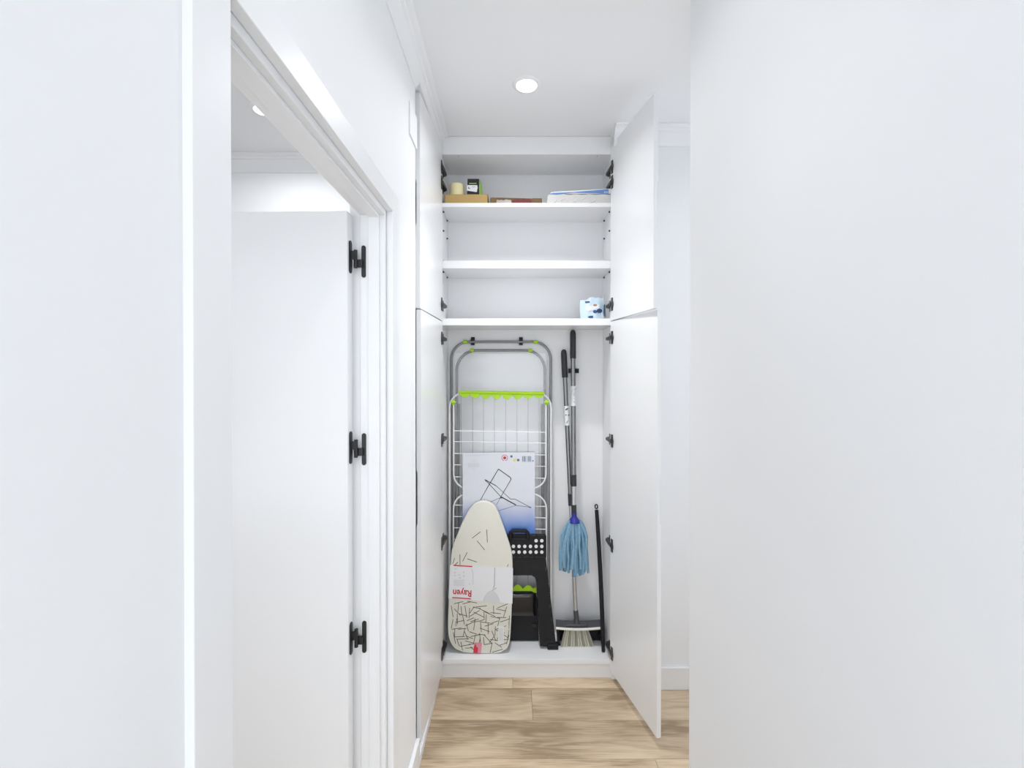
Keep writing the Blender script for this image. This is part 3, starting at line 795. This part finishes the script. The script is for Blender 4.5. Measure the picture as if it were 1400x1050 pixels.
for p in bm_.v: p.z += max(0, (ZBASE-lowz))*(1 if p.z < ZBASE+.02 else 0)
cov = obj('padded_cover', bm_, M_COVER, ib)
# sticks: the few on the upper half as they lie, the dense field below in a scatter without crossings at one point
def inside(x_, y_, mg=0):
    c_ = False; n = len(LOOP); j = n-1
    for i in range(n):
        xi, yi = LOOP[i]; xj, yj = LOOP[j]
        if (yi > y_) != (yj > y_) and x_ < (xj-xi)*(y_-yi)/(yj-yi)+xi: c_ = not c_
        j = i
    return c_
ST = [((645.5,735.8),(657,727)),((665.5,724),(666.3,741.5)),((652.3,739.5),(662.5,751.8)),((638.8,755),(632.5,767.5)),((628.8,758),(629,772)),((639,764),(652,768.5)),((621.5,763),(619,770.5)),((695,771.5),(693.6,775)),((626,768.5),(622,772.5))]
random.seed(21)
tries = 0; fld = []
while len(fld) < 88 and tries < 6000:
    tries += 1
    x_, y_ = random.uniform(614, 699), random.uniform(823, 892)
    an = random.choice((random.uniform(-.5,.5), random.uniform(-1.3,1.3), math.pi/2+random.uniform(-.3,.3))); L_ = random.uniform(5, 8.2)
    a_, b_ = (x_-L_*math.cos(an), y_-L_*math.sin(an)), (x_+L_*math.cos(an), y_+L_*math.sin(an))
    if min(a_[1], b_[1]) < 821.5: continue
    if any(math.hypot(x_-q[0], y_-q[1]) < 5.0 for q in fld): continue
    ok = all(inside(657+(q[0]-657)*1.045, 795+(q[1]-795)*1.025) for q in (a_, b_))
    if not ok: continue
    fld.append((x_, y_)); ST.append((a_, b_))
for a_, b_ in ST: obj('printed_stick', strip(MB(), a_[0], a_[1], b_[0], b_[1], .75, bdl, .0006, .0003), M_INK, cov, smooth=False)
# paper sleeve wrapped round the board
slv = [(615.2, 772.2), (640, 773.4), (676, 775.2), (701.4, 776.8), (701.2, 800), (700.6, 825.5), (680, 823.6), (650, 821.2), (613.2, 818.4), (614.4, 795)]
m = MB(); fr = [at(x_, y_, bdl(y_)-.0018) for x_, y_ in slv]
m.prism(fr, (0, .0012, 0))
edge = [0, 9, 8]; 
for e_ in ((slv[0], slv[9], slv[8]), (slv[3], slv[4], slv[5])):
    pts = [at(x_, y_, bdl(y_)-.0018) for x_, y_ in e_]
    m.add(pts+[p+Vector((0, .034, 0)) for p in pts], [(0,1,4,3),(1,2,5,4)])
sleeve = obj('paper_sleeve', m, M_PAPER, ib, smooth=False)
rd = MB(); strip(rd, 620, 773, 645.8, 774.6, 1.6, bdl, .0026); strip(rd, 618.2, 817.0, 643.8, 818.8, 1.5, bdl, .0026)
obj('red_line', rd, M_RED, sleeve, smooth=False)
def text_part(name, body, cxp, cyp, hpx, D, m_, parent, rot=0, off=.0026, sx=1.0, bold=.0):
    cu = bpy.data.curves.new(name, 'FONT'); cu.body = body; cu.align_x = 'CENTER'; cu.align_y = 'CENTER'; cu.offset = bold; cu.resolution_u = 3
    to = bpy.data.objects.new(name+'_tmp', cu); C.objects.link(to)
    dg = bpy.context.evaluated_depsgraph_get(); dg.update()
    me0 = to.evaluated_get(dg).to_mesh()
    D_ = D if callable(D) else (lambda y_: D)
    mb = MB(); cr, sr = math.cos(rot), math.sin(rot); vs = []
    for v in me0.vertices:
        x_, y_ = v.co.x*hpx*sx, v.co.y*hpx
        px, py = cxp+x_*cr-y_*sr, cyp-(x_*sr+y_*cr)
        vs.append(at(px, py, D_(py)-off))
    mb.add(vs, [list(p.vertices) for p in me0.polygons])
    to.to_mesh_clear() if hasattr(to, 'to_mesh_clear') else None
    bpy.data.objects.remove(to); bpy.data.curves.remove(cu)
    return obj(name, mb, m_, parent, smooth=False)
text_part('brand_lettering', 'Rayen', 632.0, 810.6, 12.5, bdl, M_RED, sleeve, rot=math.pi-.045, sx=.86, bold=.022)
gp = MB()
for i in range(5): rect(gp, 620.5, 793+i*1.7, 635.5-(i % 2)*2, 793.7+i*1.7, bdl, .0026)
for x_, y_ in ((622,787),(628,786),(634,787.5),(622,783),(634,782.5),(629,790)): rect(gp, x_-1.2, y_-.9, x_+1.2, y_+.9, bdl, .0026)
rect(gp, 621, 777, 625, 778.2, bdl, .0026)
obj('small_print', gp, M_LGREYP, sleeve, smooth=False)
gs = MB()
for (a_, b_), (c_, d_), w_ in (((645,777.5),(646.8,784),.6),((646.8,784),(646.8,800),.5),((676.5,776),(676.2,800),1.3),((676.2,800),(674.5,804.5),1.3),((678.5,803.5),(672.5,808),1.2),((641.5,797.8),(642,799),1.0)):
    strip(gs, a_, b_, c_, d_, w_, bdl, .0026)
obj('shirt_print', gs, M_GREYP, sleeve, smooth=False)
gd = MB(); pts = [(660.2, 821.6), (662.5, 815), (667, 809.6), (671.5, 807.4), (675.5, 808.4), (679.5, 813), (682.8, 819), (684, 823.4)]
gd.prism([at(x_, y_, bdl(y_)-.0025) for x_, y_ in pts], (0, .0003, 0)); obj('shirt_print', gd, M_LGREYP, sleeve, smooth=False)
# sewn tags
tg = MB(); tg.prism([at(x_, y_, bdl(y_)-.0016) for x_, y_ in ((648.6,878.5),(659,879.3),(657.4,893.4),(647,892.6))], (0, .001, 0)); tgo = obj('sewn_tag', tg, M_PINK, ib, smooth=False, label='red and pink sewn tag')
tg = MB(); tg.prism([at(x_, y_, bdl(y_)-.0021) for x_, y_ in ((650,880),(651.6,884.5),(653.6,885.8),(653.0,893),(647.2,892.4),(647.6,886))], (0, .0003, 0)); obj('tag_print', tg, M_RED, tgo, smooth=False)
tg = MB(); tg.prism([at(x_, y_, bdl(y_)-.0016) for x_, y_ in ((681.5,855.5),(689.3,855.7),(688.6,880.5),(680.6,880.1))], (0, .001, 0)); tgo = obj('care_label', tg, M_PAPER, ib, smooth=False, label='narrow white care label')
lp = MB()
for i in range(3): strip(lp, 683.5+i*1.7, 859, 683+i*1.7, 876, .4, bdl, .0022)
obj('small_print', lp, M_GREYP, tgo, smooth=False)

# ---- top shelf
ZS1 = zpx(277.7); ZS3 = zpx(435.5)
def crate(x0, x1, ytop, d0, d1, z0): pass
kb = thing('cardboard_box', (at(637, 278, 2.30).x, 2.30, ZS1), 'small closed kraft cardboard box at left of top shelf', 'box')
x0, x1 = at(608.3, 270, 2.243).x, at(666.5, 270, 2.243).x; zt = ZS1+.0455
obj('carton', bx(x0, x1, 2.243, 2.40, ZS1, zt-.002), M_KRAFT, kb, bevel=.001)
obj('lid_flap', bx(x0, (x0+x1)/2-.0008, 2.243, 2.40, zt-.002, zt), M_KRAFT, kb); obj('lid_flap', bx((x0+x1)/2+.0008, x1, 2.243, 2.40, zt-.002, zt), M_KRAFT, kb)
obj('end_flap', bx(x1, x1+.003, 2.246, 2.397, ZS1+.001, zt), M_KRAFTD, kb)
# tape roll on the box
c_ = at(624.6, 264, 2.285); R_ = pxr(20, 2.285); zt2 = at(0, 249.6, 2.285-R_).z
tr = thing('tape_roll', (c_.x, 2.285, zt), 'roll of pale yellow masking tape on the kraft box', 'tape')
obj('tape', MB().lathe([(R_*.62, 0), (R_, 0), (R_, zt2-zt), (R_*.62, zt2-zt), (R_*.62, 0)], (c_.x, 2.285, zt), 40), M_TAPE, tr)
obj('core', MB().lathe([(R_*.56, .0005), (R_*.62, .0005), (R_*.62, zt2-zt-.0005), (R_*.56, zt2-zt-.0005), (R_*.56, .0005)], (c_.x, 2.285, zt), 32), M_TAPEI, tr)
# dark and green carton on the box
dk = 2.262
a0, a1 = at(638.6, 264, dk), at(655, 264, dk); zt3 = at(0, 244.3, dk).z
gb = thing('bulb_carton', ((a0.x+a1.x)/2, dk+.03, zt), 'small black and green carton with white sticker on kraft box', 'carton')
obj('body', MB().prism([(a0.x, dk, zt), (a1.x, dk, zt), (a1.x, dk, zt3), (a0.x+.0015, dk, zt3)], (.008, .055, 0)), M_BLKG, gb, bevel=.001)
obj('side_panel', MB().prism([(a1.x+.0002, dk+.001, zt+.0005), (a1.x+.0002, dk+.001, zt3-.002), (a1.x+.020, dk+.05, zt+.0005)], (.0012, 0, 0)), M_LIME2, gb, smooth=False)
obj('side_panel', MB().add([(a1.x, dk+.0005, zt), (a1.x, dk+.0005, zt3-.001), (a1.x+.0085, dk+.055, zt3-.004), (a1.x+.022, dk+.055, zt)], [(0,1,2,3)]), M_LIME2, gb, smooth=False)
m = MB(); slabp = [at(x_, y_, dk-.0006) for x_, y_ in ((638.6, 253), (652.5, 253.2), (653, 257), (651.8, 262.6), (638.4, 260.6))]
stk = obj('sticker', m.prism(slabp, (0, .0004, 0)), M_PAPER, gb, smooth=False)
m = MB(); strip(m, 640.5, 255.5, 641, 258, 1, dk-.0008); strip(m, 640.5, 257.6, 642.6, 257.6, .9, dk-.0008); rect(m, 645, 255.3, 650, 255.7, dk-.0008); obj('small_print', m, M_INK, stk, smooth=False)
m = MB()
for i in range(6): rect(m, 641.5+i*1.7, 250, 642.8+i*1.7, 251.6, dk, .0006)
obj('green_lettering', m, M_LIME2, gb, smooth=False)
# open tray with bags
dt = 2.245
tx0, tx1 = at(670.4, 275, dt).x, at(740.8, 275, dt).x; th = at(0, 272.0, dt).z-ZS1
ty = thing('cardboard_tray', ((tx0+tx1)/2, 2.31, ZS1), 'low brown open cardboard tray in middle of top shelf', 'tray')
TB = 2.270
th = at(0, 271.0, dt).z-ZS1
obj('bottom', bx(tx0, tx1, dt, TB, ZS1, ZS1+.002), M_KRAFTD, ty)
obj('back_wall', MB().prism([(tx0, (TB-.002), ZS1), (tx1, (TB-.002), ZS1), (tx1, (TB-.002), ZS1+th+.006), (tx0+.04, (TB-.002), ZS1+th+.012), (tx0, (TB-.002), ZS1+th+.012)], (0, .002, 0)), M_KRAFTD, ty)
obj('side_wall', MB().prism([(tx0, dt, ZS1), (tx0, (TB-.002), ZS1), (tx0, (TB-.002), ZS1+th+.01), (tx0, dt, ZS1+th+.002)], (.002, 0, 0)), M_KRAFTD, ty)
obj('side_wall', MB().prism([(tx1, dt, ZS1), (tx1, (TB-.002), ZS1), (tx1, (TB-.002), ZS1+th), (tx1, dt, ZS1+th)], (-.002, 0, 0)), M_KRAFTD, ty)
hw_ = tx1-tx0
obj('front_wall', MB().prism([(tx0, dt, ZS1), (tx0+.10*hw_, dt, ZS1), (tx0+.12*hw_, dt, ZS1+th*.8), (tx0+.06*hw_, dt, ZS1+th*1.18), (tx0, dt, ZS1+th)], (0, .002, 0)), M_KRAFTD, ty)
obj('front_wall', MB().prism([(tx0+.82*hw_, dt, ZS1), (tx1, dt, ZS1), (tx1, dt, ZS1+th), (tx0+.82*hw_, dt, ZS1+th)], (0, .002, 0)), M_KRAFTD, ty)
def lump(x0, x1, y0, y1, z0, h_, seed, sq=3):
    random.seed(seed); q_ = [random.uniform(0, 6.28) for _ in range(4)]
    m = MB()
    def f(u_, v_, top=1):
        a_, b_ = abs(2*u_-1)**sq, abs(2*v_-1)**sq
        e_ = max(0, (1-a_)*(1-b_))**.35
        w_ = 1+.13*math.sin(9*u_+q_[0])*math.sin(7*v_+q_[1])+.08*math.sin(21*u_+q_[2])
        return Vector((x0+(x1-x0)*u_, y0+(y1-y0)*v_, z0+(h_*e_*w_ if top else 0)+.0003*(1 if not top else 2)))
    m.grid(lambda u_, v_: f(u_, v_, 1), 22, 10); m.grid(lambda u_, v_: f(u_, v_, 0), 22, 10)
    return m
tag(obj('foil_bag', lump(tx0+.42*hw_, tx0+.81*hw_, dt+.003, TB-.004, ZS1+.002, th*.80, 4, 10), M_REDBAG), 'dark red packet lying in the brown tray', 'packet')
tag(obj('plastic_bag', lump(tx0+.11*hw_, tx0+.415*hw_, dt+.003, TB-.004, ZS1+.002, th*.70, 8, 10), mat('dull_white_bag', (.50,.45,.41), .4, noise=.4, nscale=70)), 'crumpled whitish packet lying in the brown tray', 'packet')
# flat packs at the right of the top shelf
dq = 2.246
px0, px1 = at(746, 270, dq).x, XI1-.003
zq = at(0, 265.5, dq).z
fp = thing('plastic_pack', ((px0+px1)/2, 2.33, ZS1), 'clear plastic bag of flat white sheets at right of top shelf', 'plastic bag')
random.seed(2)
def pack(u_, v_, n_=0):
    return Vector((px0+(px1-px0)*u_, dq, 0))
m = MB(); N = 18; topz = [zq-.006*(1-min(1, i/2))+.0018*math.sin(i*1.7) for i in range(N+1)]
pts = [(px0+.004, dq, ZS1)]+[(px1, dq, ZS1)]+[(px0+(px1-px0)*i/N+(.010 if i == 0 else 0), dq+.001*math.sin(i*2.1), topz[i]) for i in range(N, -1, -1)]
pb_ = obj('bag', m.prism(pts, (0, .16, 0)), M_WBAG, fp, bevel=.003)
for i, (fx_, zz) in enumerate(((.1,.25),(.22,.5),(.4,.3),(.55,.6),(.7,.35))):
    xa = px0+(px1-px0)*fx_; z_ = ZS1+(zq-ZS1)*zz
    obj('fold', MB().tube([(xa, dq-.0005, z_-.010), (xa+.016, dq-.002, z_), (xa+.020, dq-.0005, z_+.010)], [.001, .0022, .001], 6), M_PAPER, pb_)
m = MB(); rect(m, 826, 270.3, 831, 272.4, dq-.001); obj('small_print', m, M_GREYP, fp, smooth=False)
bp_ = thing('blue_packet', ((px0+px1)/2, 2.33, zq+.003), 'flat blue and white packet lying on the clear plastic bag', 'packet')
ax0, ax1 = at(752.8, 262, dq).x, XI1-.003
zl0, zl1 = zq+.0035, zq+.0035
zr = at(0, 257.2, dq).z
obj('white_sleeve', MB().prism([(ax0, dq+.004, zl0), (ax1, dq+.004, zl0), (ax1, dq+.004, zr), (ax0+.02, dq+.004, zl0+.011), (ax0, dq+.004, zl0+.008)], (0, .14, 0)), M_PAPER, bp_, bevel=.001)
w0 = at(753.5, 265, dq); m = MB()
m.prism([at(x_, y_, dq+.0034) for x_, y_ in ((753.5, 264.2), (757.5, 263.6), (784, 262.6), (832, 258.6), (832, 265.4), (815, 264.2), (784, 263.6), (757.5, 266.2), (753.5, 266.4))], (0, .0005, 0))
obj('blue_band', m, M_BLUE, bp_, smooth=False)
m = MB()
for i in range(3): rect(m, 826+i*2, 261.5, 826.8+i*2, 264.3, dq+.003)
obj('small_print', m, M_PAPER, bp_, smooth=False)

# ---- wet-wipe style bag on the lowest upper shelf
dz = 2.27
bw = thing('wipes_bag', (at(812, 435, dz).x, dz+.03, ZS3), 'pale blue printed plastic bag at right end of shelf', 'bag')
bo = [(795.2, 436.2), (794.2, 422), (793, 412.5), (797, 408.5), (806, 407), (818, 405.2), (826, 406), (827.3, 415), (828.2, 436.2)]
def bagf(u_, v_, back=0):
    xl = 794.5-1.0*math.sin(3*v_)*(1-v_); xr = 828.0-1.2*(1-v_)
    yt = 409.5-4.2*math.sin(math.pi*.5*min(1, u_*1.4))+1.0*math.sin(9*u_)
    x_ = xl+(xr-xl)*u_; y_ = yt+(436.4-yt)*v_
    puff = .028*(1-abs(2*u_-1)**3)*(min(1, v_*1.6)**.7)+.002*math.sin(17*u_+5*v_)
    p_ = at(x_, y_, dz)
    p_.y = dz+.03+(puff if back else -puff)
    p_.z = max(p_.z, ZS3)
    if v_ == 1: p_.z = ZS3
    return p_
m = MB(); m.grid(lambda a_, b_: bagf(a_, b_, 0), 18, 14); m.grid(lambda a_, b_: bagf(a_, b_, 1), 18, 14)
m.grid(lambda a_, b_: bagf(a_, 1, 0).lerp(bagf(a_, 1, 1), b_), 18, 2)
bb = obj('bag', m, M_PBLUE, bw)
def front(px, py):
    u_ = (px-794.5)/33.5; v_ = (py-406)/30
    return min(1, max(0, u_)), min(1, max(0, v_))
def patch(pts, name, m_, k_=.0012, parent=bb):
    out = []
    for x_, y_ in pts:
        u_, v_ = front(x_, y_); q_ = bagf(u_, v_, 0); p_ = at(x_, y_, q_.y-k_); out.append(p_)
    c_ = sum(out, Vector())/len(out); n_ = len(out)
    cu, cv = front(sum(x for x, y in pts)/n_, sum(y for x, y in pts)/n_); c_.y = min(c_.y, bagf(cu, cv, 0).y-k_)
    obj(name, MB().add(out+[c_], [(i, (i+1) % n_, n_) for i in range(n_)]), m_, parent, smooth=False)
def ell(cx_, cy_, rx, ry, n=14): return [(cx_+rx*math.cos(2*math.pi*i/n), cy_+ry*math.sin(2*math.pi*i/n)) for i in range(n)]
patch([(798, 434.8), (799.5, 420), (803, 415.5), (811, 416), (816, 420), (824, 424), (825, 434.5)], 'pale_print', M_PBLUE2, .0008)
patch(ell(806.5, 421.5, 6, 3.6), 'white_print', M_PAPER, .0016)
patch(ell(817.6, 419.2, 2.4, 3.2), 'white_print', M_PAPER, .0017)
patch(ell(813.6, 417.2, 2.8, 1.5), 'brown_print', M_BROWN, .0021)
patch(ell(813.5, 426, 2.8, 2.3), 'navy_print', M_NAVY, .0021)
patch(ell(819.6, 425, 4.0, 3.0), 'navy_print', M_NAVY, .0023)
patch([(800, 411.8), (806.3, 411.6), (806.3, 414), (800, 414.2)], 'navy_print', M_NAVY, .0015)
patch([(797.8, 431.8), (810.8, 431.6), (811, 434.8), (797.8, 435)], 'navy_print', M_NAVY, .0022)
patch([(825.6, 417), (827.4, 415.5), (828, 435), (826.4, 432), (825.2, 428)], 'slate_print', M_SLATE, .0012)

for o in bpy.data.objects:
    if o.name.split('.')[0] in ('small_print', 'barcode', 'line_picture', 'green_lettering', 'shirt_print'): o['kind'] = 'stuff'
